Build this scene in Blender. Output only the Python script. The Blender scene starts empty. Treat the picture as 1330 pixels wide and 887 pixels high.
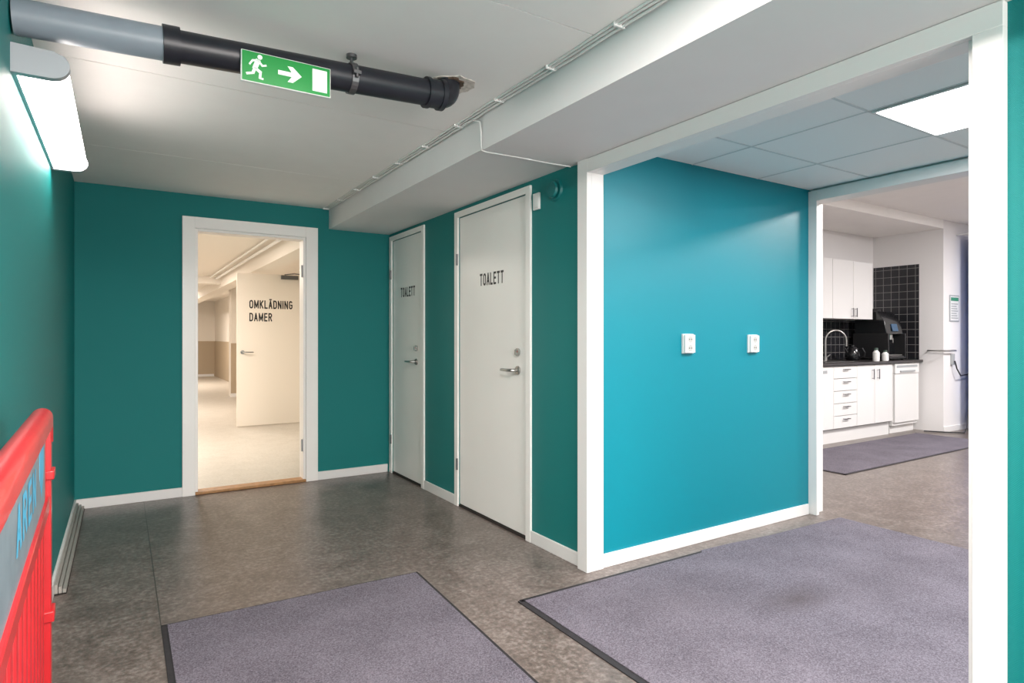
import bpy, bmesh, math, random
from mathutils import Vector, Matrix

scene = bpy.context.scene
scene.view_settings.view_transform = 'Standard'
scene.view_settings.look = 'None'
scene.view_settings.exposure = 0.9

def lin(c):
    c /= 255.0
    return c/12.92 if c <= 0.04045 else ((c+0.055)/1.055)**2.4
def rgb(r, g, b): return (lin(r), lin(g), lin(b), 1.0)

# ------------------------------------------------------------ materials
def mat(name, col, rough=0.5, metal=0.0, emit=0.0, ecol=None, spec=0.5, noise=None, bump=None, coat=0.0):
    m = bpy.data.materials.new(name); m.use_nodes = True
    nt = m.node_tree; b = nt.nodes['Principled BSDF']
    b.inputs['Base Color'].default_value = col
    b.inputs['Roughness'].default_value = rough
    b.inputs['Metallic'].default_value = metal
    b.inputs['Specular IOR Level'].default_value = spec
    b.inputs['Coat Weight'].default_value = coat
    if emit:
        b.inputs['Emission Color'].default_value = ecol or col
        b.inputs['Emission Strength'].default_value = emit
    tc = nt.nodes.new('ShaderNodeTexCoord')
    if noise:
        sc, amt = noise
        n = nt.nodes.new('ShaderNodeTexNoise'); n.inputs['Scale'].default_value = sc
        n.inputs['Detail'].default_value = 5
        nt.links.new(tc.outputs['Object'], n.inputs['Vector'])
        r = nt.nodes.new('ShaderNodeValToRGB')
        r.color_ramp.elements[0].position = 0.3; r.color_ramp.elements[1].position = 0.7
        r.color_ramp.elements[0].color = (col[0]*(1-amt), col[1]*(1-amt), col[2]*(1-amt), 1)
        r.color_ramp.elements[1].color = (min(1, col[0]*(1+amt)), min(1, col[1]*(1+amt)), min(1, col[2]*(1+amt)), 1)
        nt.links.new(n.outputs['Fac'], r.inputs['Fac'])
        nt.links.new(r.outputs['Color'], b.inputs['Base Color'])
    if bump:
        sc, st = bump
        n = nt.nodes.new('ShaderNodeTexNoise'); n.inputs['Scale'].default_value = sc
        n.inputs['Detail'].default_value = 3
        nt.links.new(tc.outputs['Object'], n.inputs['Vector'])
        bp = nt.nodes.new('ShaderNodeBump'); bp.inputs['Strength'].default_value = st
        bp.inputs['Distance'].default_value = 0.002
        nt.links.new(n.outputs['Fac'], bp.inputs['Height'])
        nt.links.new(bp.outputs['Normal'], b.inputs['Normal'])
    return m

def weave_mat(name, col, rough, k, strength):
    """painted woven glass-fibre wallpaper"""
    m = mat(name, col, rough, spec=0.35)
    nt = m.node_tree; b = nt.nodes['Principled BSDF']
    tc = nt.nodes.new('ShaderNodeTexCoord')
    sp = nt.nodes.new('ShaderNodeSeparateXYZ')
    nz = nt.nodes.new('ShaderNodeTexNoise'); nz.inputs['Scale'].default_value = 60
    nt.links.new(tc.outputs['Object'], nz.inputs['Vector'])
    nt.links.new(tc.outputs['Object'], sp.inputs[0])
    def M(op, a, bb=None):
        n = nt.nodes.new('ShaderNodeMath'); n.operation = op
        for i, v in enumerate((a, bb)):
            if v is None: continue
            if isinstance(v, (int, float)): n.inputs[i].default_value = v
            else: nt.links.new(v, n.inputs[i])
        return n.outputs[0]
    h = M('ADD', sp.outputs[0], sp.outputs[1])
    nn = M('MULTIPLY', nz.outputs['Fac'], 2.5)
    s1 = M('SINE', M('ADD', M('MULTIPLY', h, k), nn))
    s2 = M('SINE', M('ADD', M('MULTIPLY', sp.outputs[2], k), nn))
    hh = M('MULTIPLY', s1, s2)
    bp = nt.nodes.new('ShaderNodeBump'); bp.inputs['Strength'].default_value = strength
    bp.inputs['Distance'].default_value = 0.0015
    nt.links.new(hh, bp.inputs['Height'])
    nt.links.new(bp.outputs['Normal'], b.inputs['Normal'])
    return m

def floor_mat(name, c1, c2, c3, seams, rough=0.38):
    m = mat(name, c1, rough)
    nt = m.node_tree; b = nt.nodes['Principled BSDF']
    tc = nt.nodes.new('ShaderNodeTexCoord')
    n1 = nt.nodes.new('ShaderNodeTexNoise'); n1.inputs['Scale'].default_value = 6; n1.inputs['Detail'].default_value = 9
    n1.inputs['Roughness'].default_value = 0.75; n1.inputs['Distortion'].default_value = 0.6
    n2 = nt.nodes.new('ShaderNodeTexNoise'); n2.inputs['Scale'].default_value = 42; n2.inputs['Detail'].default_value = 6
    n2.inputs['Roughness'].default_value = 0.7
    for n in (n1, n2): nt.links.new(tc.outputs['Object'], n.inputs['Vector'])
    r = nt.nodes.new('ShaderNodeValToRGB')
    e = r.color_ramp.elements
    e[0].position = 0.38; e[0].color = c1; e[1].position = 0.62; e[1].color = c3
    x = e.new(0.5); x.color = c2
    mx = nt.nodes.new('ShaderNodeMath'); mx.operation = 'MULTIPLY_ADD'
    mx.inputs[1].default_value = 0.6
    nt.links.new(n2.outputs['Fac'], mx.inputs[0])
    h = nt.nodes.new('ShaderNodeMath'); h.operation = 'MULTIPLY'; h.inputs[1].default_value = 0.4
    nt.links.new(n1.outputs['Fac'], h.inputs[0]); nt.links.new(h.outputs[0], mx.inputs[2])
    nt.links.new(mx.outputs[0], r.inputs['Fac'])
    out = r.outputs['Color']
    sp = nt.nodes.new('ShaderNodeSeparateXYZ'); nt.links.new(tc.outputs['Object'], sp.inputs[0])
    for ax, pos in seams:
        c = nt.nodes.new('ShaderNodeMath'); c.operation = 'COMPARE'
        c.inputs[1].default_value = pos; c.inputs[2].default_value = 0.0022
        nt.links.new(sp.outputs[ax], c.inputs[0])
        mm = nt.nodes.new('ShaderNodeMix'); mm.data_type = 'RGBA'
        mm.inputs['B'].default_value = (c1[0]*0.6, c1[1]*0.6, c1[2]*0.6, 1)
        nt.links.new(c.outputs[0], mm.inputs['Factor']); nt.links.new(out, mm.inputs['A'])
        out = mm.outputs['Result']
    nt.links.new(out, b.inputs['Base Color'])
    bp = nt.nodes.new('ShaderNodeBump'); bp.inputs['Strength'].default_value = 0.12; bp.inputs['Distance'].default_value = 0.001
    nt.links.new(n2.outputs['Fac'], bp.inputs['Height']); nt.links.new(bp.outputs['Normal'], b.inputs['Normal'])
    return m

def rug_mat(name, c1, c2, stain):
    m = mat(name, c1, 0.95, spec=0.15)
    nt = m.node_tree; b = nt.nodes['Principled BSDF']
    tc = nt.nodes.new('ShaderNodeTexCoord')
    n1 = nt.nodes.new('ShaderNodeTexNoise'); n1.inputs['Scale'].default_value = 3.5; n1.inputs['Detail'].default_value = 7
    n2 = nt.nodes.new('ShaderNodeTexNoise'); n2.inputs['Scale'].default_value = 190; n2.inputs['Detail'].default_value = 3
    for n in (n1, n2): nt.links.new(tc.outputs['Object'], n.inputs['Vector'])
    a = nt.nodes.new('ShaderNodeMath'); a.operation = 'MULTIPLY'; a.inputs[1].default_value = 0.25
    nt.links.new(n1.outputs['Fac'], a.inputs[0])
    c = nt.nodes.new('ShaderNodeMath'); c.operation = 'MULTIPLY_ADD'; c.inputs[1].default_value = 0.75
    nt.links.new(n2.outputs['Fac'], c.inputs[0]); nt.links.new(a.outputs[0], c.inputs[2])
    r = nt.nodes.new('ShaderNodeValToRGB')
    r.color_ramp.elements[0].position = 0.3; r.color_ramp.elements[0].color = c1
    r.color_ramp.elements[1].position = 0.68; r.color_ramp.elements[1].color = c2
    nt.links.new(c.outputs[0], r.inputs['Fac'])
    out = r.outputs['Color']
    if stain:   # worn, dirt-darkened patches
        for (sx, sy, rx, ry, amt) in stain:
            mp = nt.nodes.new('ShaderNodeMapping'); mp.vector_type = 'TEXTURE'
            mp.inputs['Location'].default_value = (sx, sy, 0); mp.inputs['Scale'].default_value = (rx, ry, 1)
            nt.links.new(tc.outputs['Object'], mp.inputs['Vector'])
            g = nt.nodes.new('ShaderNodeTexGradient'); g.gradient_type = 'SPHERICAL'
            nt.links.new(mp.outputs[0], g.inputs[0])
            k = nt.nodes.new('ShaderNodeMath'); k.operation = 'MULTIPLY'; k.inputs[1].default_value = amt
            nt.links.new(g.outputs['Fac'], k.inputs[0])
            k2 = nt.nodes.new('ShaderNodeMath'); k2.operation = 'MULTIPLY'
            nt.links.new(k.outputs[0], k2.inputs[0]); nt.links.new(n1.outputs['Fac'], k2.inputs[1])
            mm = nt.nodes.new('ShaderNodeMix'); mm.data_type = 'RGBA'; mm.inputs['B'].default_value = rgb(66, 58, 58)
            nt.links.new(k2.outputs[0], mm.inputs['Factor']); nt.links.new(out, mm.inputs['A']); out = mm.outputs['Result']
    nt.links.new(out, b.inputs['Base Color'])
    bp = nt.nodes.new('ShaderNodeBump'); bp.inputs['Strength'].default_value = 0.6; bp.inputs['Distance'].default_value = 0.003
    nt.links.new(n2.outputs['Fac'], bp.inputs['Height']); nt.links.new(bp.outputs['Normal'], b.inputs['Normal'])
    return m

def tile_mat(name, tile, grout, size):
    m = mat(name, tile, 0.2)
    nt = m.node_tree; b = nt.nodes['Principled BSDF']
    tc = nt.nodes.new('ShaderNodeTexCoord'); sp = nt.nodes.new('ShaderNodeSeparateXYZ')
    nt.links.new(tc.outputs['Object'], sp.inputs[0])
    def M(op, a, bb=None):
        n = nt.nodes.new('ShaderNodeMath'); n.operation = op
        for i, v in enumerate((a, bb)):
            if v is None: continue
            if isinstance(v, (int, float)): n.inputs[i].default_value = v
            else: nt.links.new(v, n.inputs[i])
        return n.outputs[0]
    h = M('ADD', sp.outputs[0], sp.outputs[1])
    fx = M('FRACT', M('DIVIDE', h, size)); fz = M('FRACT', M('DIVIDE', sp.outputs[2], size))
    g = M('MAXIMUM', M('LESS_THAN', fx, 0.06), M('LESS_THAN', fz, 0.06))
    mm = nt.nodes.new('ShaderNodeMix'); mm.data_type = 'RGBA'
    mm.inputs['A'].default_value = tile; mm.inputs['B'].default_value = grout
    nt.links.new(g, mm.inputs['Factor']); nt.links.new(mm.outputs['Result'], b.inputs['Base Color'])
    return m

TEAL   = weave_mat('teal_woven_wallpaper', rgb(0, 120, 119), 0.5, 1100, 0.35)
TEAL_S = weave_mat('teal_wallpaper_smooth', rgb(0, 128, 144), 0.40, 1100, 0.10)
TEALP  = mat('teal_paint', rgb(0, 108, 108), 0.45)
CEIL   = mat('ceiling_paint', rgb(246, 243, 240), 0.85, noise=(7, 0.01), bump=(55, 0.12))
SOFF   = mat('soffit_paint', rgb(230, 228, 228), 0.8, noise=(6, 0.01), bump=(60, 0.1))
WHITE  = mat('white_trim_paint', rgb(232, 230, 228), 0.4)
DOORW  = mat('white_door_laminate', rgb(247, 244, 240), 0.38, noise=(3, 0.01))
WALLW  = mat('white_wall_paint', rgb(232, 229, 228), 0.7, bump=(80, 0.1))
HALLW  = mat('hall_cream_paint', rgb(234, 227, 217), 0.7)
HALLT  = mat('hall_tan_paint', rgb(182, 164, 140), 0.6)
HALLF  = floor_mat('hall_beige_vinyl', rgb(184, 176, 164), rgb(196, 189, 178), rgb(206, 199, 189), [])
FLOOR  = floor_mat('brown_grey_vinyl', rgb(76, 66, 61), rgb(103, 92, 86), rgb(136, 126, 120), [(0, 0.14)], 0.32)
STAINS = [(2.6, 1.68, 0.30, 0.14, 1.1), (2.2, 1.95, 0.5, 0.35, 0.35), (3.1, 1.6, 0.6, 0.3, 0.3)]
RUG    = rug_mat('grey_carpet', rgb(66, 62, 69), rgb(124, 118, 128), STAINS)
RUBBER = mat('black_rubber', rgb(38, 35, 38), 0.7, noise=(40, 0.2))
STEEL  = mat('brushed_steel', rgb(180, 178, 175), 0.28, 1.0)
DSTEEL = mat('galvanised_steel', rgb(120, 120, 122), 0.4, 0.9)
BLACKP = mat('black_pipe_plastic', rgb(32, 34, 42), 0.38, noise=(20, 0.1))
GREYP  = mat('grey_pipe_plastic', rgb(140, 150, 160), 0.4, noise=(12, 0.05))
DARK   = mat('dark_gap', rgb(40, 34, 30), 0.8)
BLKTXT = mat('black_lettering', rgb(30, 26, 26), 0.5)
GREEN  = mat('sign_green', rgb(0, 140, 58), 0.35, emit=0.05)
SIGNW  = mat('sign_white', rgb(240, 245, 240), 0.4, emit=0.1)
PLW    = mat('white_plastic', rgb(232, 232, 230), 0.35)
PLG    = mat('grey_plastic', rgb(165, 168, 170), 0.45)
RED    = mat('red_plastic', rgb(190, 32, 38), 0.35, noise=(14, 0.08), coat=0.2)
PLATE  = mat('barrier_plate_grey', rgb(112, 128, 136), 0.45, noise=(15, 0.1))
BLUE   = mat('plate_blue_print', rgb(70, 165, 200), 0.5)
WOOD   = mat('wood_threshold', rgb(170, 125, 80), 0.5, noise=(30, 0.2))
CTOP   = mat('dark_countertop', rgb(52, 48, 48), 0.35, noise=(60, 0.2))
TILE   = tile_mat('black_wall_tiles', rgb(38, 38, 42), rgb(125, 123, 121), 0.1)
BLKG   = mat('gloss_black', rgb(18, 19, 22), 0.2, coat=0.4)
BLKM   = mat('matt_black', rgb(30, 30, 32), 0.5)
DIFF   = mat('lamp_diffuser', rgb(255, 252, 245), 0.4, emit=11.0, ecol=(1.0, 0.90, 0.84, 1))
PANEL  = mat('led_panel', rgb(255, 255, 255), 0.4, emit=4.0, ecol=(0.96, 0.98, 1, 1))
PLUG   = mat('plaster_scar', rgb(205, 198, 190), 0.95, noise=(60, 0.25), bump=(60, 1.0))
CURT   = mat('blue_curtain', rgb(90, 140, 230), 0.7)
GRIL   = mat('grey_rail_metal', rgb(165, 160, 153), 0.45, 0.2)
COPPER = mat('red_indicator', rgb(180, 60, 40), 0.4)

# ------------------------------------------------------------ mesh builder
class MB:
    def __init__(s): s.v = []; s.f = []; s.m = []
    def add(s, vs, fs, mi):
        o = len(s.v); s.v += [tuple(p) for p in vs]
        for f in fs: s.f.append([i+o for i in f]); s.m.append(mi)
    def box(s, x0, x1, y0, y1, z0, z1, mi=0):
        vs = [(x, y, z) for x in (x0, x1) for y in (y0, y1) for z in (z0, z1)]
        s.add(vs, [(0,1,3,2),(4,6,7,5),(0,4,5,1),(2,3,7,6),(0,2,6,4),(1,5,7,3)], mi); return s
    def cyl(s, p0, p1, r, mi=0, seg=20, r2=None):
        p0 = Vector(p0); p1 = Vector(p1); d = (p1-p0).normalized()
        a = d.orthogonal().normalized(); b = d.cross(a)
        r2 = r if r2 is None else r2
        vs = []
        for p, rr in ((p0, r), (p1, r2)):
            for i in range(seg):
                t = 2*math.pi*i/seg
                vs.append(p + a*rr*math.cos(t) + b*rr*math.sin(t))
        fs = [(i, (i+1) % seg, seg+(i+1) % seg, seg+i) for i in range(seg)]
        fs += [tuple(range(seg))[::-1], tuple(range(seg, 2*seg))]
        s.add(vs, fs, mi); return s
    def tube(s, pts, r, mi=0, seg=10):
        pts = [Vector(p) for p in pts]; n = len(pts); vs = []
        a = None
        for k, p in enumerate(pts):
            d = (pts[min(k+1, n-1)]-pts[max(k-1, 0)]).normalized()
            if a is None: a = d.orthogonal().normalized()
            a = (a - d*a.dot(d)).normalized(); b = d.cross(a)
            rr = r[k] if isinstance(r, (list, tuple)) else r
            for i in range(seg):
                t = 2*math.pi*i/seg
                vs.append(p+a*rr*math.cos(t)+b*rr*math.sin(t))
        fs = []
        for k in range(n-1):
            for i in range(seg):
                fs.append((k*seg+i, k*seg+(i+1) % seg, (k+1)*seg+(i+1) % seg, (k+1)*seg+i))
        fs += [tuple(range(seg))[::-1], tuple(range((n-1)*seg, n*seg))]
        s.add(vs, fs, mi); return s
    def prism(s, pts, axis, a0, a1, mi=0):
        def mk(p, a):
            return {'x': (a, p[0], p[1]), 'y': (p[0], a, p[1]), 'z': (p[0], p[1], a)}[axis]
        n = len(pts)
        vs = [mk(p, a0) for p in pts]+[mk(p, a1) for p in pts]
        fs = [(i, (i+1) % n, n+(i+1) % n, n+i) for i in range(n)]
        fs += [tuple(range(n))[::-1], tuple(range(n, 2*n))]
        s.add(vs, fs, mi); return s
    def lathe(s, prof, c, mi=0, seg=24):
        vs = []
        for r, z in prof:
            for i in range(seg):
                t = 2*math.pi*i/seg
                vs.append((c[0]+r*math.cos(t), c[1]+r*math.sin(t), c[2]+z))
        n = len(prof); fs = []
        for k in range(n-1):
            for i in range(seg):
                fs.append((k*seg+i, k*seg+(i+1) % seg, (k+1)*seg+(i+1) % seg, (k+1)*seg+i))
        fs += [tuple(range(seg))[::-1], tuple(range((n-1)*seg, n*seg))]
        s.add(vs, fs, mi); return s
    def build(s, name, mats, parent=None, bevel=0, loc=None, rotz=0):
        me = bpy.data.meshes.new(name); me.from_pydata(s.v, [], s.f)
        if not isinstance(mats, (list, tuple)): mats = [mats]
        for m in mats: me.materials.append(m)
        for p, mi in zip(me.polygons, s.m): p.material_index = mi
        bm = bmesh.new(); bm.from_mesh(me)
        bmesh.ops.recalc_face_normals(bm, faces=bm.faces)
        for f in bm.faces: f.smooth = True
        for e in bm.edges:
            if len(e.link_faces) == 2 and e.calc_face_angle(0) > math.radians(35): e.smooth = False
        bm.to_mesh(me); bm.free()
        ob = bpy.data.objects.new(name, me); scene.collection.objects.link(ob)
        if bevel:
            md = ob.modifiers.new('bevel', 'BEVEL'); md.width = bevel; md.segments = 2
            md.limit_method = 'ANGLE'; md.angle_limit = math.radians(40)
        if loc: ob.location = loc
        if rotz: ob.rotation_euler[2] = rotz
        if parent: ob.parent = parent
        return ob

def root(name, loc=(0, 0, 0)):
    e = bpy.data.objects.new(name, None); e.empty_display_size = 0.1
    scene.collection.objects.link(e); e.location = loc
    return e

# ---- condensed sans lettering drawn as strokes (letter box 0..w, 0..1)
def _arc(cx, cy, rx, ry, a0, a1, n=8):
    return [(cx+rx*math.cos(math.radians(a0+(a1-a0)*i/n)), cy+ry*math.sin(math.radians(a0+(a1-a0)*i/n))) for i in range(n+1)]
def glyph(ch):
    w = 0.46
    O = _arc(w/2, 1-w/2, w/2, w/2, 0, 180)+_arc(w/2, w/2, w/2, w/2, 180, 360)
    O.append(O[0])
    if ch == 'T': return w, [[(0, 1), (w, 1)], [(w/2, 1), (w/2, 0)]]
    if ch == 'O': return w, [O]
    if ch in 'AÄ':
        s = [[(0, 0), (w/2, 1), (w, 0)], [(0.09, 0.3), (w-0.09, 0.3)]]
        if ch == 'Ä': s += [[(0.10, 1.22), (0.14, 1.22)], [(w-0.14, 1.22), (w-0.10, 1.22)]]
        return w, s
    if ch == 'L': return w*0.85, [[(0, 1), (0, 0), (w*0.85, 0)]]
    if ch == 'E': return w*0.88, [[(w*0.88, 1), (0, 1), (0, 0), (w*0.88, 0)], [(0, 0.52), (w*0.8, 0.52)]]
    if ch == 'M': return w*1.3, [[(0, 0), (0, 1), (w*0.65, 0.15), (w*1.3, 1), (w*1.3, 0)]]
    if ch == 'N': return w, [[(0, 0), (0, 1), (w, 0), (w, 1)]]
    if ch == 'K': return w, [[(0, 0), (0, 1)], [(w, 1), (0, 0.42)], [(0.14, 0.56), (w, 0)]]
    if ch == 'I': return 0.0, [[(0, 0), (0, 1)]]
    if ch == 'D': return w, [[(0, 0), (0, 1), (w*0.45, 1)]+_arc(w*0.45, 0.72, w*0.55, 0.28, 90, 0, 5)+_arc(w*0.45, 0.28, w*0.55, 0.28, 0, -90, 5)+[(0, 0)]]
    if ch == 'G': return w, [_arc(w/2, 1-w/2, w/2, w/2, 20, 180)+_arc(w/2, w/2, w/2, w/2, 180, 360)+[(w, 0.48), (w*0.55, 0.48)]]
    if ch == 'R': return w, [[(0, 0), (0, 1), (w*0.5, 1)]+_arc(w*0.5, 0.76, w*0.5, 0.24, 90, -90, 8)+[(0, 0.52)], [(w*0.5, 0.52), (w, 0)]]
    return w, []
def text(name, body, facing, c, w, h, m, t=0.20, gap=0.36, ext=0.0006):
    R = {'-x': (Vector((0,-1,0)), Vector((0,0,1)), Vector((-1,0,0))),
         '-y': (Vector((1,0,0)), Vector((0,0,1)), Vector((0,-1,0))),
         '+x': (Vector((0,1,0)), Vector((0,0,1)), Vector((1,0,0)))}[facing]
    x = 0; segs = []
    for ch in body:
        gw, strokes = glyph(ch)
        for s in strokes:
            for p, q in zip(s[:-1], s[1:]): segs.append(((p[0]+x, p[1]), (q[0]+x, q[1])))
        x += gw+gap
    W = x-gap+t; sx = w/W; sy = h/(1+t)
    V = []; F = []
    for k, (p, q) in enumerate(segs):
        p = Vector(p); q = Vector(q); d = (q-p).normalized(); n = Vector((-d.y, d.x))*t/2; e = d*t*0.42
        if (q-p).length < 0.12: e = d*t*0.12 if (q-p).length > 0.05 else d*t*0.4
        o = len(V)
        for a in (p-e+n, p-e-n, q+e-n, q+e+n):
            V.append(tuple(Vector(c)+R[0]*((a.x-(x-gap)/2)*sx)+R[1]*((a.y-0.5)*sy)+R[2]*(ext+(k % 7)*0.00003)))
        F.append([o, o+1, o+2, o+3])
    me = bpy.data.meshes.new(name); me.from_pydata(V, [], F); me.materials.append(m)
    ob = bpy.data.objects.new(name, me); scene.collection.objects.link(ob)
    return ob

XR = 2.03      # toilet wall face
XL = -0.275    # left wall face
YB = 5.25      # back wall face
YS = 2.46      # socket wall face

# ------------------------------------------------------------ shell
MB().box(-0.4, 10.8, -3.1, YB, -0.1, 0).build('floor', FLOOR)
MB().box(-1.2, 2.6, YB, 21.2, -0.1, 0.0).build('floor_hall', HALLF)

MB().box(XL-0.12, XL, -3.1, YB, 0, 2.4).build('wall_left', TEAL)
b = MB()
b.box(XL-0.12, 0.475, YB, YB+0.12, 0, 2.4); b.box(1.298, XR+0.1, YB, YB+0.12, 0, 2.4)
b.box(0.475, 1.298, YB, YB+0.12, 2.03, 2.4); b.build('wall_back', TEAL)

# toilet wall with two door openings
D2 = (3.03, 3.90); D1 = (4.53, 5.17)
b = MB()
b.box(XR, XR+0.1, YS, D2[0], 0, 2.4); b.box(XR, XR+0.1, D2[1], D1[0], 0, 2.4)
b.box(XR, XR+0.1, D1[1], YB, 0, 2.4)
b.box(XR, XR+0.1, D2[0], D2[1], 2.05, 2.4); b.box(XR, XR+0.1, D1[0], D1[1], 2.05, 2.4)
b.build('wall_right', TEAL)
b = MB(); b.box(XR, XR+0.1, -3.1, 0.762, 0, 2.4); b.box(XR, XR+0.08, 0.762, YS, 2.06, 2.4)
b.build('wall_right_near', TEAL)
MB().box(XR+0.1, 3.98, YS, YS+0.1, 0, 2.75).build('wall_socket', TEAL_S)
# divider to the kitchen
b = MB(); b.box(3.98, 4.08, YS, 4.6, 0, 2.75); b.box(3.98, 4.08, -2.2, YS, 2.14, 2.75); b.box(3.98, 4.08, -3.1, -2.2, 0, 2.75)
b.build('wall_kitchen_divider', WALLW)
# rear wall with an opening for the added, unseen light window
b = MB(); b.box(-0.4, 0.1, -3.22, -3.1, 0, 2.8); b.box(1.5, 10.8, -3.22, -3.1, 0, 2.8)
b.box(0.1, 1.5, -3.22, -3.1, 0, 0.5); b.box(0.1, 1.5, -3.22, -3.1, 2.1, 2.8)
b.build('wall_rear', WALLW)
b = MB(); b.box(4.08, 8.75, 4.5, 4.6, 0, 2.75); b.box(8.75, 8.87, 3.76, 4.6, 0, 2.75)
b.build('wall_kitchen_recess', WALLW)
MB().box(8.75, 10.8, 3.64, 3.76, 0, 2.75).build('wall_kitchen_back', WALLW)
MB().box(10.68, 10.8, -3.1, 3.64, 0, 2.75).build('wall_kitchen_end', WALLW)

r = root('added_window_1', (0.8, -3.1, 1.3)); off = Vector(r.location)  # made-up window behind camera, added to light the corridor
def PW(ob): ob.parent = r; ob.matrix_parent_inverse = Matrix.Translation(-off); return ob
b = MB()
b.box(0.1, 0.16, -3.16, -3.09, 0.5, 2.1); b.box(1.44, 1.5, -3.16, -3.09, 0.5, 2.1); b.box(0.16, 1.44, -3.16, -3.09, 0.5, 0.56)
b.box(0.16, 1.44, -3.16, -3.09, 2.04, 2.1); b.box(0.78, 0.82, -3.15, -3.1, 0.56, 2.04)
PW(b.build('frame', WHITE))
PW(MB().box(0.16, 1.44, -3.15, -3.145, 0.56, 2.04).build('added_glow_glass', mat('frosted_glow_glass', rgb(235, 240, 245), 0.3, emit=2.5, ecol=(1.0, 0.95, 0.92, 1))))  # glowing pane of the added window
ld = bpy.data.lights.new('added_window_light', 'AREA'); ld.shape = 'RECTANGLE'; ld.size = 1.28; ld.size_y = 1.46; ld.energy = 62; ld.color = (1.0, 0.91, 0.88)  # added area light, brightens far ceiling and doors from behind camera
lo = bpy.data.objects.new('added_fill_light', ld); scene.collection.objects.link(lo); lo.location = (0.8, -3.08, 1.3)
lo.rotation_euler = (math.radians(90), 0, 0); PW(lo)

# ceilings
b = MB()
for y0, y1 in ((-3.1, 0.495), (0.5, 1.708), (1.713, 2.928), (2.933, 4.198), (4.203, YB)):
    b.box(XL-0.12, 1.49, y0, y1, 2.285, 2.33)
b.box(XL-0.12, 1.49, -3.1, YB, 2.295, 2.4)
b.build('ceiling', CEIL)
b = MB(); b.box(1.49, XR, 2.60, YB, 2.118, 2.4); b.box(1.484, XR, -3.1, 2.60, 2.110, 2.4)
b.build('ceiling_soffit_beam', SOFF)

b = MB(); b.box(XR+0.08, 3.98, -3.1, YS, 2.203, 2.3, 0)
gx = [2.20, 2.80, 3.40]; gy = [2.06-0.6*i for i in range(9)]
for x in gx: b.box(x-0.006, x+0.006, -3.1, YS, 2.2008, 2.203, 1)
for y in gy: b.box(XR+0.08, 3.98, y-0.006, y+0.006, 2.2008, 2.203, 1)
b.build('ceiling_room_tiles', [mat('acoustic_tile', rgb(246, 246, 246), 0.9, bump=(300, 0.3)), mat('tile_grid', rgb(215, 217, 218), 0.6)])
b = MB(); b.box(4.08, 10.8, -3.1, 4.6, 2.68, 2.78); b.box(4.08, 8.75, 3.64, 4.5, 2.57, 2.68)
b.build('ceiling_kitchen', CEIL)

# hall shell
b = MB(); b.box(2.45, 2.57, YB+0.12, 21, 0, 2.4, 0); b.box(2.44, 2.45, 9.1, 21, 0.0, 1.08, 1)
b.box(-1.2, 2.57, 21, 21.12, 0, 2.4, 0); b.box(-1.2, 2.44, 20.99, 21, 0, 1.08, 1)
b.box(-1.2, -1.08, YB+0.12, 21, 0, 2.4, 0)
b.box(2.2, 2.45, 8.93, 9.1, 0, 2.4, 0)
b.box(1.87, 2.45, 13.5, 13.8, 0, 2.4, 0); b.box(1.865, 2.45, 13.49, 13.5, 0, 1.08, 1)
b.build('wall_hall', [HALLW, HALLT])
b = MB(); b.box(-1.2, 2.57, YB+0.12, 21.1, 2.30, 2.42)
b.build('ceiling_hall', HALLW)
b = MB(); b.box(1.52, 1.74, YB+0.12, 20.98, 2.10, 2.30); b.box(1.9, 2.45, 12.2, 12.5, 2.12, 2.3)
b.box(-1.08, 1.52, 12.2, 12.5, 2.16, 2.3)
b.build('ceiling_hall_beam', HALLW)
MB().cyl((1.44, 5.5, 2.25), (1.44, 12.15, 2.25), 0.018).cyl((1.34, 5.5, 2.265), (1.34, 12.15, 2.265), 0.012).build('trim_hall_pipes', PLW)
b = MB(); b.box(2.42, 2.44, 9.1, 13.49, 0, 0.07); b.box(-1.08, 2.42, 20.97, 20.99, 0, 0.07); b.box(1.85, 2.4, 13.47, 13.49, 0, 0.07)
b.build('baseboard_hall', WHITE)

# ------------------------------------------------------------ baseboards
BH, BT = 0.07, 0.012
def bb(name, *boxes):
    b = MB()
    for q in boxes: b.box(*q)
    return b.build(name, WHITE, bevel=0.002)
bb('baseboard_left', (XL, XL+BT, 0.0, YB, 0, BH))
bb('baseboard_back', (XL+BT, 0.388, YB-BT, YB, 0, BH), (1.394, XR-0.02, YB-BT, YB, 0, BH))
bb('baseboard_right', (XR-BT, XR, 2.52, 2.98, 0, BH), (XR-BT, XR, 3.95, 4.48, 0, BH))
bb('baseboard_socket', (XR+0.082, 3.94, YS-BT, YS, 0, BH))
bb('baseboard_kitchen', (8.75, 10.68, 3.64-BT, 3.64, 0, BH))

# ------------------------------------------------------------ trims
b = MB()
b.box(2.0, XR, 2.44, 2.518, 0, 2.11); b.box(XR, 2.11, 2.44, YS, 0, 2.06)
b.box(2.0, XR, 0.690, 2.44, 2.04, 2.108); b.box(XR, 2.11, 0.782, 2.44, 2.04, 2.06)
b.box(2.0, XR, 0.690, 0.762, 0, 2.04); b.box(XR, 2.13, 0.762, 0.782, 0, 2.06)
b.build('trim_1', WHITE, bevel=0.0015)
b = MB()
b.box(3.95, 3.98, 2.40, YS, 0, 2.19); b.box(3.98, 4.09, 2.44, YS, 0, 2.14)
b.box(3.95, 3.98, -2.2, 2.40, 2.12, 2.19); b.box(3.98, 4.09, -2.2, 2.44, 2.12, 2.14)
b.box(3.95, 3.98, -2.27, -2.2, 0, 2.19)
b.build('trim_2', WHITE, bevel=0.0015)

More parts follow.
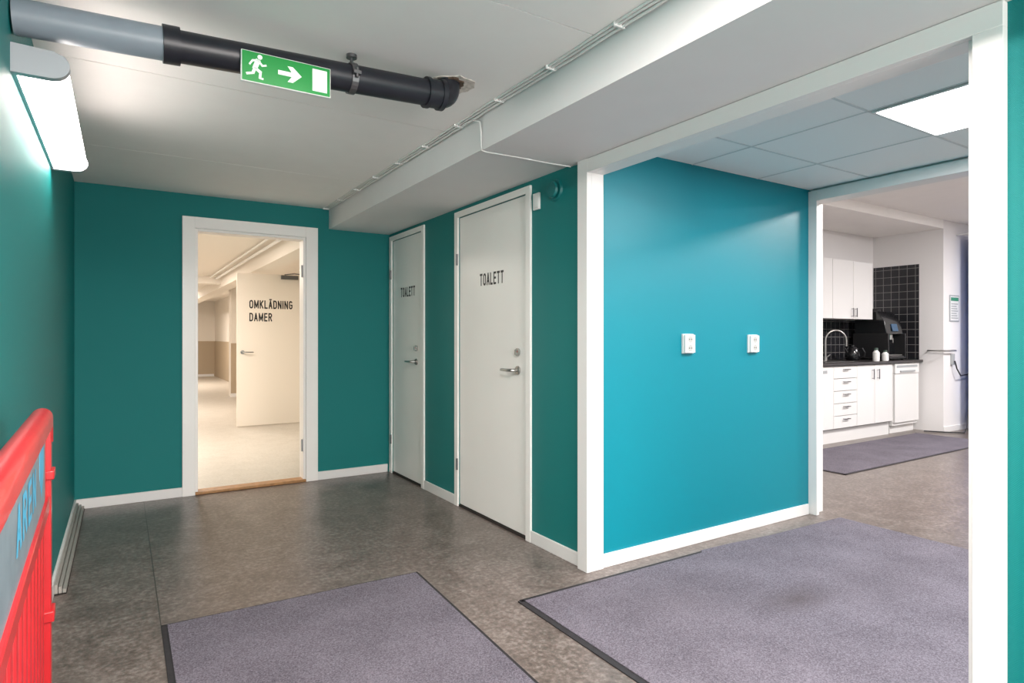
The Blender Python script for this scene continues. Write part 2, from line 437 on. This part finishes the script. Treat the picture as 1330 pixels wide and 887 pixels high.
# ------------------------------------------------------------ toilet doors
def lever(b, p, out, along, mi=0):
    p = Vector(p); o = Vector(out); a = Vector(along)
    b.cyl(p, p+o*0.008, 0.026, mi, 28)
    b.cyl(p+o*0.008, p+o*0.012, 0.022, mi, 28)
    pts = [p+o*0.01, p+o*0.035, p+o*0.046+a*0.008, p+o*0.05+a*0.022, p+o*0.05+a*0.07, p+o*0.048+a*0.12, p+o*0.04+a*0.13]
    b.tube(pts, [0.010, 0.010, 0.010, 0.0095, 0.0085, 0.0085, 0.006], mi, 12)

def toilet_door(name, y0, y1, hy, tc, hinge_side):
    r = root(name, (XR, (y0+y1)/2, 0)); off = Vector(r.location)
    def P(ob): ob.parent = r; ob.matrix_parent_inverse = Matrix.Translation(-off); return ob
    P(MB().box(XR+0.004, XR+0.044, y0+0.003, y1-0.003, 0.018, 2.046).build('leaf', DOORW, bevel=0.002))
    f = MB()
    f.box(XR-0.014, XR, y0-0.05, y0, 0, 2.09); f.box(XR-0.014, XR, y1, y1+0.05, 0, 2.09)
    f.box(XR-0.014, XR, y0, y1, 2.05, 2.09)
    f.box(XR+0.05, XR+0.09, y0, y0+0.012, 0, 2.05); f.box(XR+0.05, XR+0.09, y1-0.012, y1, 0, 2.05)
    P(f.build('frame', DOORW, bevel=0.0015))
    P(MB().box(XR-0.004, XR+0.09, y0, y1, 0, 0.012).build('threshold', DARK))
    h = MB(); lever(h, (XR+0.004, hy, 1.0), (-1, 0, 0), (0, 1, 0))
    h.cyl((XR+0.004, hy, 1.11), (XR-0.006, hy, 1.11), 0.024, 0, 28)
    h.box(XR-0.022, XR-0.006, hy-0.004, hy+0.004, 1.095, 1.125)
    h.cyl((XR-0.006, hy, 1.113), (XR-0.0075, hy, 1.113), 0.008, 1, 16)
    P(h.build('handle_and_lock', [STEEL, COPPER]))
    g = MB()
    for z in (0.3, 1.75):
        g.cyl((XR-0.018, hinge_side, z-0.04), (XR-0.018, hinge_side, z+0.04), 0.007)
    P(g.build('hinges', DSTEEL))
    P(text('lettering', 'TOALETT', '-x', (XR+0.004, tc, 1.583), 0.305, 0.082, BLKTXT))
toilet_door('door_1', D2[0], D2[1], 3.135, 3.455, 3.90)
toilet_door('door_2', D1[0], D1[1], 4.655, 4.84, 5.17)

# hall doorway (frame) + open leaf seen beyond
b = MB()
b.box(0.388, 0.475, YB-0.018, YB, 0, 2.115); b.box(1.298, 1.394, YB-0.018, YB, 0, 2.115)
b.box(0.475, 1.298, YB-0.018, YB, 2.03, 2.115)
b.box(0.475, 0.495, YB, YB+0.13, 0, 2.03); b.box(1.278, 1.298, YB, YB+0.13, 0, 2.03); b.box(0.495, 1.278, YB, YB+0.13, 2.01, 2.03)
b.build('trim_3', DOORW, bevel=0.002)
MB().box(0.475, 1.298, YB-0.02, YB+0.1, 0.0, 0.022).build('trim_door_threshold', WOOD, bevel=0.006)
b = MB()
for z in (0.3, 1.75): b.cyl((1.272, YB+0.02, z-0.05), (1.272, YB+0.02, z+0.05), 0.006)
b.build('trim_frame_hinges', PLG)

r = root('door_3', (1.75, 8.92, 0)); off = Vector(r.location)
def P3(ob): ob.parent = r; ob.matrix_parent_inverse = Matrix.Translation(-off); return ob
P3(MB().box(1.30, 2.19, 8.88, 8.92, 0.012, 2.06).build('leaf', mat('cream_door', rgb(240, 230, 217), 0.45), bevel=0.002))
h = MB(); lever(h, (1.37, 8.88, 1.0), (0, -1, 0), (1, 0, 0)); P3(h.build('handle', STEEL))
h = MB(); h.box(1.86, 2.08, 8.82, 8.88, 2.0, 2.05); h.tube([(1.9, 8.84, 2.06), (2.02, 8.8, 2.075), (2.14, 8.85, 2.075)], 0.008)
P3(h.build('door_closer', DSTEEL))
P3(text('lettering_top', 'OMKLÄDNING', '-y', (1.735, 8.88, 1.645), 0.56, 0.115, BLKTXT))
P3(text('lettering_bottom', 'DAMER', '-y', (1.60, 8.88, 1.472), 0.29, 0.115, BLKTXT))

# ------------------------------------------------------------ sewage pipe
def pz(x): return 2.15 + (x+0.28)*0.043
YP = 2.33
b = MB()
b.cyl((-0.27, YP, pz(-0.27)), (0.115, YP, pz(0.115)), 0.053, 1, 36)
b.cyl((0.115, YP, pz(0.115)), (0.165, YP, pz(0.165)), 0.061, 0, 36)
b.cyl((0.165, YP, pz(0.165)), (1.09, YP, pz(1.09)), 0.052, 0, 36)
b.cyl((1.055, YP, pz(1.055)), (1.07, YP, pz(1.07)), 0.062, 0, 36)
b.cyl((1.07, YP, pz(1.07)), (1.115, YP, pz(1.115)), 0.057, 0, 36)
b.cyl((1.115, YP, pz(1.115)), (1.135, YP, pz(1.135)), 0.063, 0, 36)
pts = []
for i in range(9):
    t = math.radians(90*i/8)
    pts.append((1.125+0.045*math.sin(t), YP+0.02*math.sin(t), pz(1.12)+0.05*(1-math.cos(t))))
b.tube(pts+[(1.17, YP+0.02, 2.30)], 0.05, 0, 36)
pipe = b.build('sewage_pipe', [BLACKP, GREYP])
b = MB()
random.seed(4)
def ragged(cx, cy, r, j, n=22):
    return [(cx+math.cos(t/n*math.tau)*(r+random.uniform(-j, j)), cy+math.sin(t/n*math.tau)*(r+random.uniform(-j, j))) for t in range(n)]
b.prism(ragged(1.20, YP+0.04, 0.095, 0.014), 'z', 2.281, 2.2855, 0)
b.prism(ragged(1.178, YP+0.025, 0.060, 0.010), 'z', 2.274, 2.282, 1)
b.build('hole_plaster', [PLUG, mat('raw_hole', rgb(90, 72, 60), 0.95, noise=(50, 0.5))], parent=pipe)
b = MB()
cx = 0.748
for k in range(24):
    t0 = math.tau*k/24; t1 = math.tau*(k+1)/24
    c = pz(cx)
    q = [(YP+0.054*math.cos(t0), c+0.054*math.sin(t0)), (YP+0.054*math.cos(t1), c+0.054*math.sin(t1)),
         (YP+0.058*math.cos(t1), c+0.058*math.sin(t1)), (YP+0.058*math.cos(t0), c+0.058*math.sin(t0))]
    b.prism(q, 'x', cx-0.012, cx+0.012)
b.cyl((cx, YP, pz(cx)+0.055), (cx, YP, 2.28), 0.006); b.cyl((cx, YP, 2.272), (cx, YP, 2.285), 0.02)
b.box(cx-0.014, cx+0.014, YP-0.075, YP-0.05, pz(cx)-0.006, pz(cx)+0.006)
b.cyl((cx, YP-0.068, pz(cx)-0.018), (cx, YP-0.068, pz(cx)+0.018), 0.006)
b.build('clamp', DSTEEL, parent=pipe)

# ------------------------------------------------------------ exit sign
SX0, SX1, SZ0, SZ1, SY = 0.344, 0.648, 2.075, 2.182, 2.260
r = root('exit_sign', (0.5, 2.26, 2.13)); off = Vector(r.location)
def PS(ob): ob.parent = r; ob.matrix_parent_inverse = Matrix.Translation(-off); return ob
PS(MB().box(SX0, SX1, SY, SY+0.015, SZ0, SZ1).build('sign_board', PLW, bevel=0.002))
PS(MB().box(SX0+0.003, SX1-0.003, SY-0.001, SY, SZ0+0.003, SZ1-0.003).build('green_face', GREEN))
b = MB(); y0, y1 = SY-0.0022, SY-0.001
ox, oz = SX0, SZ0
def ln(p, q, w):
    p = Vector(p); q = Vector(q); d = (q-p).normalized(); n = Vector((-d.y, d.x))*w/2; e = d*w*0.25
    pts = [p-e+n, p-e-n, q+e-n, q+e+n]
    b.prism([(ox+a.x, oz+a.y) for a in pts], 'y', y0, y1)
b.prism([(ox+0.060+0.008*math.cos(t*math.tau/16), oz+0.090+0.008*math.sin(t*math.tau/16)) for t in range(16)], 'y', y0, y1)
ln((0.054, 0.077), (0.044, 0.050), 0.016)
ln((0.054, 0.078), (0.036, 0.074), 0.007); ln((0.036, 0.074), (0.027, 0.060), 0.006)
ln((0.056, 0.076), (0.068, 0.062), 0.007); ln((0.068, 0.062), (0.080, 0.066), 0.006)
ln((0.046, 0.049), (0.062, 0.038), 0.010); ln((0.062, 0.038), (0.060, 0.018), 0.008); ln((0.060, 0.018), (0.070, 0.017), 0.006)
ln((0.043, 0.049), (0.038, 0.032), 0.010); ln((0.038, 0.032), (0.018, 0.026), 0.008)
b.prism([(ox+x, oz+z) for x, z in [(0.120, 0.046), (0.166, 0.046), (0.152, 0.026), (0.170, 0.026), (0.200, 0.0535), (0.170, 0.081), (0.152, 0.081), (0.166, 0.061), (0.120, 0.061)]], 'y', y0, y1)
b.box(ox+0.238, ox+0.290, y0, y1, oz+0.014, oz+0.093)
PS(b.build('pictogram', SIGNW))

# ------------------------------------------------------------ wall lamps (long fluorescent)
HOUS = mat('lamp_housing', rgb(170, 175, 180), 0.4)
def wall_lamp(name, xw, sgn, y0, y1):
    r = root(name, (xw, (y0+y1)/2, 2.03)); off = Vector(r.location)
    def PL(ob): ob.parent = r; ob.matrix_parent_inverse = Matrix.Translation(-off); return ob
    arc = []
    for i in range(13):
        t = math.radians(-90+138*i/12)
        arc.append((0.090+0.048*math.cos(t), 2.024+0.038*math.sin(t)))
    X = lambda d: xw+sgn*d
    dprof = [(X(0.012), 1.988)]+[(X(x), z) for x, z in arc]+[(X(0.012), 2.050)]
    PL(MB().prism(dprof, 'y', y0+0.03, y1-0.03).build('diffuser', DIFF))
    b = MB()
    cap = [(X(0), 1.982)]+[(X(0.002+x*1.02), 2.024+(z-2.024)*1.1) for x, z in arc]+[(X(0.10), 2.064), (X(0), 2.068)]
    b.prism(cap, 'y', y0, y0+0.03); b.prism(cap, 'y', y1-0.03, y1)
    tp = arc[-1]
    b.prism([(X(0), 2.053), (X(tp[0]+0.001), tp[1]+0.003), (X(0.10), 2.062), (X(0), 2.067)], 'y', y0+0.03, y1-0.03)
    xs = sorted((X(0), X(0.011)))
    b.box(xs[0], xs[1], y0+0.03, y1-0.03, 1.984, 2.050)
    PL(b.build('housing', HOUS))
wall_lamp('wall_lamp', XL, 1, 2.315, 3.585)
wall_lamp('wall_lamp', XL, 1, -1.60, -0.33)  # second lamp, unseen behind camera, added to brighten the corridor

# ------------------------------------------------------------ cables
def wob(y, a): return a*math.sin(y*9)+0.5*a*math.sin(y*23+1)
b = MB()
for x, z, rr in ((1.470, 2.277, 0.006), (1.452, 2.279, 0.005), (1.436, 2.280, 0.0045)):
    pts = [(x+wob(y*0.7+x*40, 0.0025), y, z+abs(wob(y+x*9, 0.001))) for y in [(-1+0.08*i) for i in range(78)]]
    b.tube(pts, rr, 0, 8)
for i in range(16):
    y = -0.8+0.4*i; b.box(1.428, 1.478, y-0.004, y+0.004, 2.271, 2.285)
b.build('ceiling_cables', PLW)
b = MB()
pts = [(1.452, 2.75, 2.27), (1.462, 2.66, 2.268), (1.476, 2.62, 2.25), (1.479, 2.612, 2.2), (1.479, 2.61, 2.13), (1.482, 2.608, 2.108), (1.51, 2.606, 2.105), (1.7, 2.606, 2.107), (1.9, 2.604, 2.106), (2.02, 2.60, 2.107)]
b.tube(pts, 0.0035, 0, 8)
b.build('ceiling_cable_drop', PLW)

# ------------------------------------------------------------ wall fittings
r1 = MB(); r1.box(XR-0.014, XR, 2.892, 2.952, 1.935, 2.03); r1.box(XR-0.018, XR-0.014, 2.90, 2.944, 1.945, 2.02)
r1.build('wall_switch_box', PLW, bevel=0.003)
b = MB()
c = (2.745, 2.013)
b.cyl((XR, c[0], c[1]), (XR-0.012, c[0], c[1]), 0.062, 0, 36, 0.056)
b.cyl((XR-0.012, c[0], c[1]), (XR-0.03, c[0], c[1]), 0.030, 1, 24)
b.cyl((XR-0.022, c[0], c[1]), (XR-0.034, c[0], c[1]), 0.046, 0, 36, 0.040)
b.build('ventilation_valve', [TEALP, DARK])

SOCKI = mat('socket_inner', rgb(180, 180, 176), 0.5)
def socket(x, z):
    b = MB()
    b.box(x-0.045, x+0.045, YS-0.010, YS, z-0.056, z+0.056, 0)
    b.box(x-0.040, x+0.040, YS-0.026, YS-0.010, z-0.051, z+0.051, 0)
    for dz in (-0.025, 0.025):
        b.cyl((x, YS-0.0255, z+dz), (x, YS-0.0268, z+dz), 0.020, 1, 24)
        for dx in (-0.008, 0.008): b.cyl((x+dx, YS-0.0266, z+dz), (x+dx, YS-0.0275, z+dz), 0.0035, 2, 10)
    b.build('power_socket', [PLW, SOCKI, DARK])
socket(2.757, 1.163); socket(3.344, 1.16)

# ------------------------------------------------------------ mats
def matrug(name, poly, dark, t=0.008):
    r = root(name, (poly[0][0], poly[0][1], 0)); off = Vector(r.location)
    o = MB().prism(poly, 'z', 0.0005, t).build('carpet', RUG); o.parent = r; o.matrix_parent_inverse = Matrix.Translation(-off)
    b = MB()
    for (p, q, w) in dark:
        p = Vector(p); q = Vector(q); d = (q-p).normalized(); n = Vector((-d.y, d.x))*w
        b.prism([tuple(p), tuple(q), tuple(q+n), tuple(p+n)], 'z', 0.0005, t*0.6)
    o = b.build('rubber_edge', RUBBER); o.parent = r; o.matrix_parent_inverse = Matrix.Translation(-off)
matrug('entrance_mat', [(0.155, 0.9), (1.165, 0.9), (1.262, 2.90), (0.162, 2.925)],
       [((0.155, 0.9), (0.162, 2.925), 0.022), ((0.140, 2.926), (1.275, 2.90), 0.012), ((1.262, 2.90), (1.165, 0.9), 0.014)])
matrug('entrance_mat', [(1.535, 0.3), (4.02, 0.3), (4.02, 2.28), (3.3, 2.30), (2.95, 2.335), (2.74, 2.345), (2.72, 2.318), (1.545, 2.325)],
       [((1.535, 0.3), (1.545, 2.34), 0.028), ((1.530, 2.326), (2.73, 2.319), 0.022)])
matrug('kitchen_mat', [(5.34, 2.99), (8.38, 2.99), (8.38, 3.78), (5.34, 3.78)],
       [((5.32, 2.97), (8.40, 2.97), 0.02), ((5.34, 2.97), (5.34, 3.80), 0.02), ((8.38, 2.97), (8.38, 3.80), -0.02)])

# ------------------------------------------------------------ floor rail by left wall
b = MB()
for i in range(3):
    b.box(XL+0.013+0.016*i, XL+0.013+0.016*i+0.013, 3.55, 5.22, 0.006, 0.050-0.012*i, 0)
b.box(XL+0.013, XL+0.060, 3.55, 5.22, 0, 0.008, 1)
b.build('floor_rail_profiles', [GRIL, DARK])

# ------------------------------------------------------------ red barrier
r = root('pedestrian_barrier', (-0.190, 2.20, 0)); r.rotation_euler[2] = math.radians(1.6)
def arcprof(z0, z1, hw, n=8):
    pts = [(-hw, z0), (hw, z0)]
    for i in range(n+1):
        t = math.pi*i/n
        pts.append((hw*math.cos(t), z1-hw+hw*math.sin(t)))
    return pts
b = MB()
b.prism(arcprof(0.945, 1.0, 0.026), 'y', -1.24, -0.015)
b.tube([(0, -0.03, 0.974), (0, -0.012, 0.966), (0, -0.003, 0.945), (0, 0.0, 0.90)], 0.0262, 0, 14)
b.box(-0.022, 0.022, -0.045, 0.012, 0.06, 0.95)
b.box(-0.022, 0.022, -1.25, -1.20, 0.06, 0.95)
b.box(-0.030, 0.030, -0.05, 0.022, 0.80, 0.825); b.box(-0.030, 0.030, -0.05, 0.022, 0.40, 0.43)
b.box(-0.020, 0.020, -1.21, -0.04, 0.715, 0.755)
b.box(-0.020, 0.020, -1.21, -0.04, 0.10, 0.15)
for i in range(12):
    y = -1.155+0.095*i
    b.prism([(-0.006, y), (0.006, y), (0.009, y+0.010), (0.009, y+0.022), (0.006, y+0.032), (-0.006, y+0.032)], 'z', 0.14, 0.72)
for y in (-0.085, -1.165): b.box(-0.012, 0.012, y-0.02, y+0.02, 0.75, 0.95)
o = b.build('frame', RED, bevel=0.003); o.parent = r
o = MB().box(0.004, 0.012, -1.145, -0.105, 0.755, 0.945).build('plate', PLATE); o.parent = r
b = MB()
b.prism([(-0.30, 0.92), (-0.16, 0.92), (-0.16, 0.85), (-0.23, 0.79), (-0.30, 0.85)], 'x', 0.012, 0.0126)
o = b.build('plate_logo', BLUE); o.parent = r
o = text('plate_print', 'AREN', '+x', (0.012, -0.62, 0.855), 0.42, 0.09, BLUE); o.parent = r
o = MB().box(-0.06, 0.16, -0.22, -0.17, 0, 0.06).box(-0.06, 0.16, -1.08, -1.03, 0, 0.06).box(-0.012, 0.012, -0.21, -0.18, 0.05, 0.11).box(-0.012, 0.012, -1.07, -1.04, 0.05, 0.11).build('feet', BLKM, bevel=0.005); o.parent = r

# ------------------------------------------------------------ room + kitchen luminaires
def panel(name, x, y, z, s, e, col=(1, 1, 1), sy=None):
    sy = sy or s
    rr = root(name, (x, y, z))
    b = MB(); b.box(-s/2, s/2, -sy/2, sy/2, -0.006, 0, 0); b.box(-s/2+0.012, s/2-0.012, -sy/2+0.012, sy/2-0.012, -0.007, -0.006, 1)
    o = b.build('led_panel', [WHITE, PANEL]); o.parent = rr
    ld = bpy.data.lights.new(name+'_light', 'AREA'); ld.shape = 'RECTANGLE'; ld.size = s*0.94; ld.size_y = sy*0.94
    ld.energy = e; ld.color = col
    lo = bpy.data.objects.new('light', ld); scene.collection.objects.link(lo); lo.location = (0, 0, -0.012); lo.parent = rr
COOL = (0.99, 0.97, 0.98); WARM = (1.0, 0.90, 0.80); NEUT = (1.0, 0.94, 0.90); ROSE = (1.0, 0.89, 0.84)
panel('ceiling_light_panel', 3.10, 1.16, 2.199, 0.58, 25, COOL)
panel('ceiling_light_panel', 3.10, -0.94, 2.199, 0.58, 32, COOL)
panel('ceiling_light_panel', 5.9, 1.4, 2.68, 0.6, 60, NEUT)
panel('ceiling_light_panel', 8.2, 1.6, 2.68, 0.6, 56, COOL)
panel('ceiling_light_panel', 5.9, -1.2, 2.68, 0.6, 52, NEUT)
panel('ceiling_light_panel', 0.65, 0.65, 2.284, 0.3, 46, ROSE, 1.2)  # unseen corridor panel, added to light back wall and doors
panel('ceiling_light_panel', 0.65, -1.9, 2.284, 0.3, 26, ROSE, 1.2)  # another unseen corridor panel behind camera, added as fill light
panel('ceiling_light_panel', 0.15, 7.2, 2.298, 0.3, 38, WARM, 1.2)
panel('ceiling_light_panel', 0.35, 11.0, 2.298, 0.3, 40, WARM, 1.2)
panel('ceiling_light_panel', 0.8, 17.0, 2.298, 0.3, 58, WARM, 1.2)

# ------------------------------------------------------------ kitchen
YF = 3.9
r = root('kitchen_base_cabinet', (7.0, 4.2, 0)); off = Vector(r.location)
def PK(ob): ob.parent = r; ob.matrix_parent_inverse = Matrix.Translation(-off); return ob
KW = mat('white_cabinet', rgb(228, 226, 224), 0.35)
KGAP = mat('cabinet_gap', rgb(105, 103, 101), 0.6)
b = MB(); b.box(5.0, 8.04, YF+0.02, 4.498, 0.16, 0.88); b.box(5.0, 8.04, YF+0.05, 4.49, 0.0, 0.16, 1)
PK(b.build('carcass', [KGAP, KW]))
b = MB(); hd = MB()
def hbar(x0, x1, z):
    hd.box(x0, x1, YF-0.03, YF-0.022, z-0.005, z+0.005)
    hd.box(x0+0.008, x0+0.014, YF-0.024, YF, z-0.004, z+0.004); hd.box(x1-0.014, x1-0.008, YF-0.024, YF, z-0.004, z+0.004)
def vbar(x, z0, z1, yf=YF):
    hd.box(x-0.005, x+0.005, yf-0.03, yf-0.022, z0, z1)
    hd.box(x-0.004, x+0.004, yf-0.024, yf, z0+0.008, z0+0.014); hd.box(x-0.004, x+0.004, yf-0.024, yf, z1-0.014, z1-0.008)
g = 0.003
for k in range(5):
    z0 = 0.17+k*0.141
    b.box(6.75+g, 7.23-g, YF, YF+0.019, z0, z0+0.135); hbar(6.93, 7.05, z0+0.10)
for x0, x1, hx in ((5.55, 6.15, 6.10), (6.15, 6.75, 6.21), (7.23, 7.62, 7.56), (7.62, 8.03, 7.68)):
    b.box(x0+g, x1-g, YF, YF+0.019, 0.17, 0.87); vbar(hx, 0.70, 0.82)
b.box(5.0, 5.55-g, YF, YF+0.019, 0.17, 0.87)
PK(b.build('fronts', KW, bevel=0.0015)); PK(hd.build('handles', DSTEEL))
PK(MB().box(6.48, 6.62, YF-0.002, YF, 0.795, 0.83).build('label', PLG))
b = MB(); b.box(5.0, 8.745, YF-0.03, 4.495, 0.88, 0.91)
PK(b.build('countertop', CTOP, bevel=0.003))
b = MB(); b.box(6.75, 7.35, 4.0, 4.4, 0.910, 0.914); b.box(6.79, 7.2, 4.04, 4.36, 0.9142, 0.9145, 1)
PK(b.build('sink', [STEEL, DSTEEL]))
b = MB(); fx, fy = 7.36, 4.36
b.cyl((fx, fy, 0.914), (fx, fy, 0.96), 0.026); 
pts = [(fx, fy, 0.95), (fx, fy, 1.16)]
for i in range(1, 13):
    t = math.pi*i/12; s_ = 0.125*(1-math.cos(t)); pts.append((fx+s_*0.8, fy-s_*0.6, 1.16+0.125*math.sin(t)))
pts.append((pts[-1][0], pts[-1][1], 1.09))
b.tube(pts, 0.012, 0, 12); b.tube([(fx+0.02, fy, 0.945), (fx+0.07, fy-0.02, 0.985)], 0.007)
b.build('kitchen_faucet', STEEL)
# dishwasher
b = MB(); b.box(8.07, 8.69, YF+0.02, 4.45, 0.10, 0.878, 0); b.box(8.08, 8.68, YF-0.005, YF+0.02, 0.14, 0.74, 0)
b.box(8.08, 8.68, YF-0.008, YF+0.02, 0.748, 0.872, 0); b.box(8.20, 8.56, YF-0.022, YF-0.008, 0.765, 0.785, 1)
b.box(8.12, 8.64, YF-0.0095, YF-0.008, 0.82, 0.85, 1)
for x in (8.12, 8.64): b.cyl((x, 4.0, 0), (x, 4.0, 0.10), 0.02, 2)
b.box(8.08, 8.68, YF+0.06, 4.4, 0.0, 0.10, 0)
b.build('dishwasher', [KW, PLG, BLKM], bevel=0.002)
# wall cabinets
r = root('kitchen_wall_cabinet', (7.0, 4.3, 1.8)); off = Vector(r.location)
YU = 4.15; hd = MB(); b = MB()
PK(MB().box(5.0, 8.06, YU+0.02, 4.498, 1.425, 2.14).build('carcass', KW))
for k in range(7):
    x1 = 8.06-0.45*k; x0 = x1-0.45
    if x0 < 4.9: break
    b.box(x0+g, x1-g, YU, YU+0.019, 1.425, 2.138)
    vbar(x0+0.04 if k % 2 == 0 else x1-0.04, 1.45, 1.56, YU)
PK(b.build('fronts', KW, bevel=0.0015)); PK(hd.build('handles', DSTEEL))
b = MB(); b.box(4.1, 8.745, 4.492, 4.4995, 0.912, 1.423); b.box(8.742, 8.7495, 3.92, 4.49, 0.912, 2.15)
b.build('wall_backsplash_tiles', TILE)

# coffee machine
r = root('coffee_machine', (8.28, 4.15, 0.91)); off = Vector(r.location)
DX = 0.08
b = MB()
b.prism([(4.40, 0.93), (3.98, 0.93), (3.98, 0.97), (4.10, 0.98), (4.10, 1.22), (4.00, 1.24), (4.03, 1.40), (4.12, 1.53), (4.40, 1.50)], 'x', 8.02+DX, 8.42+DX)
PK(b.build('body', BLKG, bevel=0.006))
b = MB(); b.box(8.00+DX, 8.02+DX, 3.97, 4.41, 0.93, 1.25); b.box(8.42+DX, 8.44+DX, 3.97, 4.41, 0.93, 1.25); b.box(8.02+DX, 8.42+DX, 3.96, 4.1, 0.93, 0.95)
for x in (8.04, 8.40):
    for y in (4.0, 4.37): b.cyl((x+DX, y, 0.911), (x+DX, y, 0.93), 0.015)
PK(b.build('side_panels_and_feet', BLKM, bevel=0.004))
b = MB(); b.prism([(3.995, 1.28), (3.999, 1.275), (4.024, 1.365), (4.017, 1.37)], 'x', 8.16+DX, 8.30+DX)
PK(b.build('display', mat('display_glass', rgb(60, 90, 120), 0.2)))
b = MB(); b.cyl((8.22+DX, 4.06, 1.17), (8.22+DX, 4.06, 1.23), 0.03); b.box(8.06+DX, 8.38+DX, 3.99, 4.09, 0.972, 0.98)
b.cyl((8.16+DX, 4.05, 1.13), (8.16+DX, 4.05, 1.19), 0.006); b.cyl((8.27+DX, 4.05, 1.13), (8.27+DX, 4.05, 1.19), 0.006)
PK(b.build('dispenser_and_drip_tray', STEEL))
b = MB(); b.lathe([(0.09, 0), (0.10, 0.02), (0.085, 0.06), (0.07, 0.065)], (8.22+DX, 4.26, 1.505))
PK(b.build('bean_hopper', BLKG))
b = MB(); b.lathe([(0.07, 0), (0.085, 0.02), (0.09, 0.07), (0.075, 0.14), (0.05, 0.17), (0.02, 0.175), (0.02, 0.19), (0.008, 0.2)], (7.80, 4.26, 0.911), 0)
b.tube([(7.80, 4.19, 1.05), (7.80, 4.14, 1.06), (7.80, 4.11, 1.01), (7.80, 4.12, 0.96), (7.80, 4.17, 0.94)], 0.009, 1)
b.tube([(7.75, 4.28, 0.99), (7.70, 4.29, 1.03), (7.68, 4.30, 1.07)], [0.016, 0.012, 0.009], 1)
b.build('kettle', [BLKG, BLKM])
CAPM = mat('green_cap', rgb(70, 90, 80), 0.5)
for x, y, h in ((7.70, 3.925, 0.16), (7.91, 3.925, 0.13)):
    b = MB(); b.lathe([(0.036, 0), (0.038, 0.01), (0.038, h*0.65), (0.020, h*0.8), (0.020, h*0.84)], (x, y, 0.911), 0)
    b.cyl((x, y, 0.911+h*0.84), (x, y, 0.911+h), 0.022, 1)
    b.build('white_bottle', [PLW, CAPM])

# wall things beyond
r = root('notice_poster', (9.03, 3.63, 1.55)); off = Vector(r.location)
b = MB(); b.box(8.90, 9.16, 3.630, 3.639, 1.40, 1.74); PK(b.build('frame', PLG, bevel=0.002))
PK(MB().box(8.915, 9.145, 3.6285, 3.630, 1.415, 1.725).build('sheet', PLW))
b = MB(); b.box(8.925, 9.135, 3.6275, 3.6285, 1.665, 1.71, 0)
for k in range(7): b.box(8.935, 9.12-0.02*(k % 3), 3.6275, 3.6285, 1.44+0.03*k, 1.452+0.03*k, 1)
PK(b.build('print', [mat('poster_green', rgb(60, 140, 110), 0.5), PLG]))
b = MB(); b.tube([(8.745, 3.80, 1.03), (8.70, 3.80, 1.03), (8.69, 3.70, 1.03), (8.69, 3.60, 1.03), (8.78, 3.585, 1.03), (8.95, 3.585, 1.03), (8.95, 3.64, 1.03)], 0.010)
b.build('wall_grab_rail', STEEL)
b = MB(); b.box(8.93, 8.99, 3.61, 3.64, 0.85, 0.99); b.build('wall_outlet_box', PLG, bevel=0.003)
b = MB(); b.tube([(8.96, 3.60, 0.90), (8.97, 3.58, 0.80), (9.05, 3.57, 0.71), (9.25, 3.57, 0.72), (9.42, 3.57, 0.82), (9.46, 3.57, 0.62), (9.36, 3.56, 0.42), (9.22, 3.55, 0.26), (9.05, 3.5, 0.05), (8.85, 3.45, 0.012), (8.72, 3.6, 0.012), (8.6, 3.8, 0.012)], 0.008)
b.build('power_cable', BLKM)
b = MB()
n = 60; pts = []
for i in range(n+1):
    x = 9.13+1.1*i/n; pts.append((x, 3.47+0.025*math.sin(i*1.05)))
pts2 = [(x, y+0.004) for x, y in reversed(pts)]
b.prism(pts+pts2, 'z', 0.04, 2.5, 0); b.cyl((9.05, 3.47, 2.52), (10.4, 3.47, 2.52), 0.012, 1)
for x in (9.1, 10.35): b.cyl((x, 3.47, 2.52), (x, 3.64, 2.52), 0.008, 1)
b.build('curtain', [CURT, PLW])

# ------------------------------------------------------------ world + camera
w = bpy.data.worlds.new('world'); scene.world = w; w.use_nodes = True
w.node_tree.nodes['Background'].inputs[0].default_value = (0.8, 0.85, 0.9, 1)
w.node_tree.nodes['Background'].inputs[1].default_value = 0.3

cam = bpy.data.cameras.new('camera'); co = bpy.data.objects.new('camera', cam); scene.collection.objects.link(co)
cam.sensor_width = 36; cam.sensor_fit = 'HORIZONTAL'; cam.lens = 800/1330*36
cam.shift_y = -5.5/1330; cam.clip_start = 0.02
co.location = (0, 0, 1.2); co.rotation_euler = (math.radians(90), 0, math.radians(-32.4))
scene.camera = co
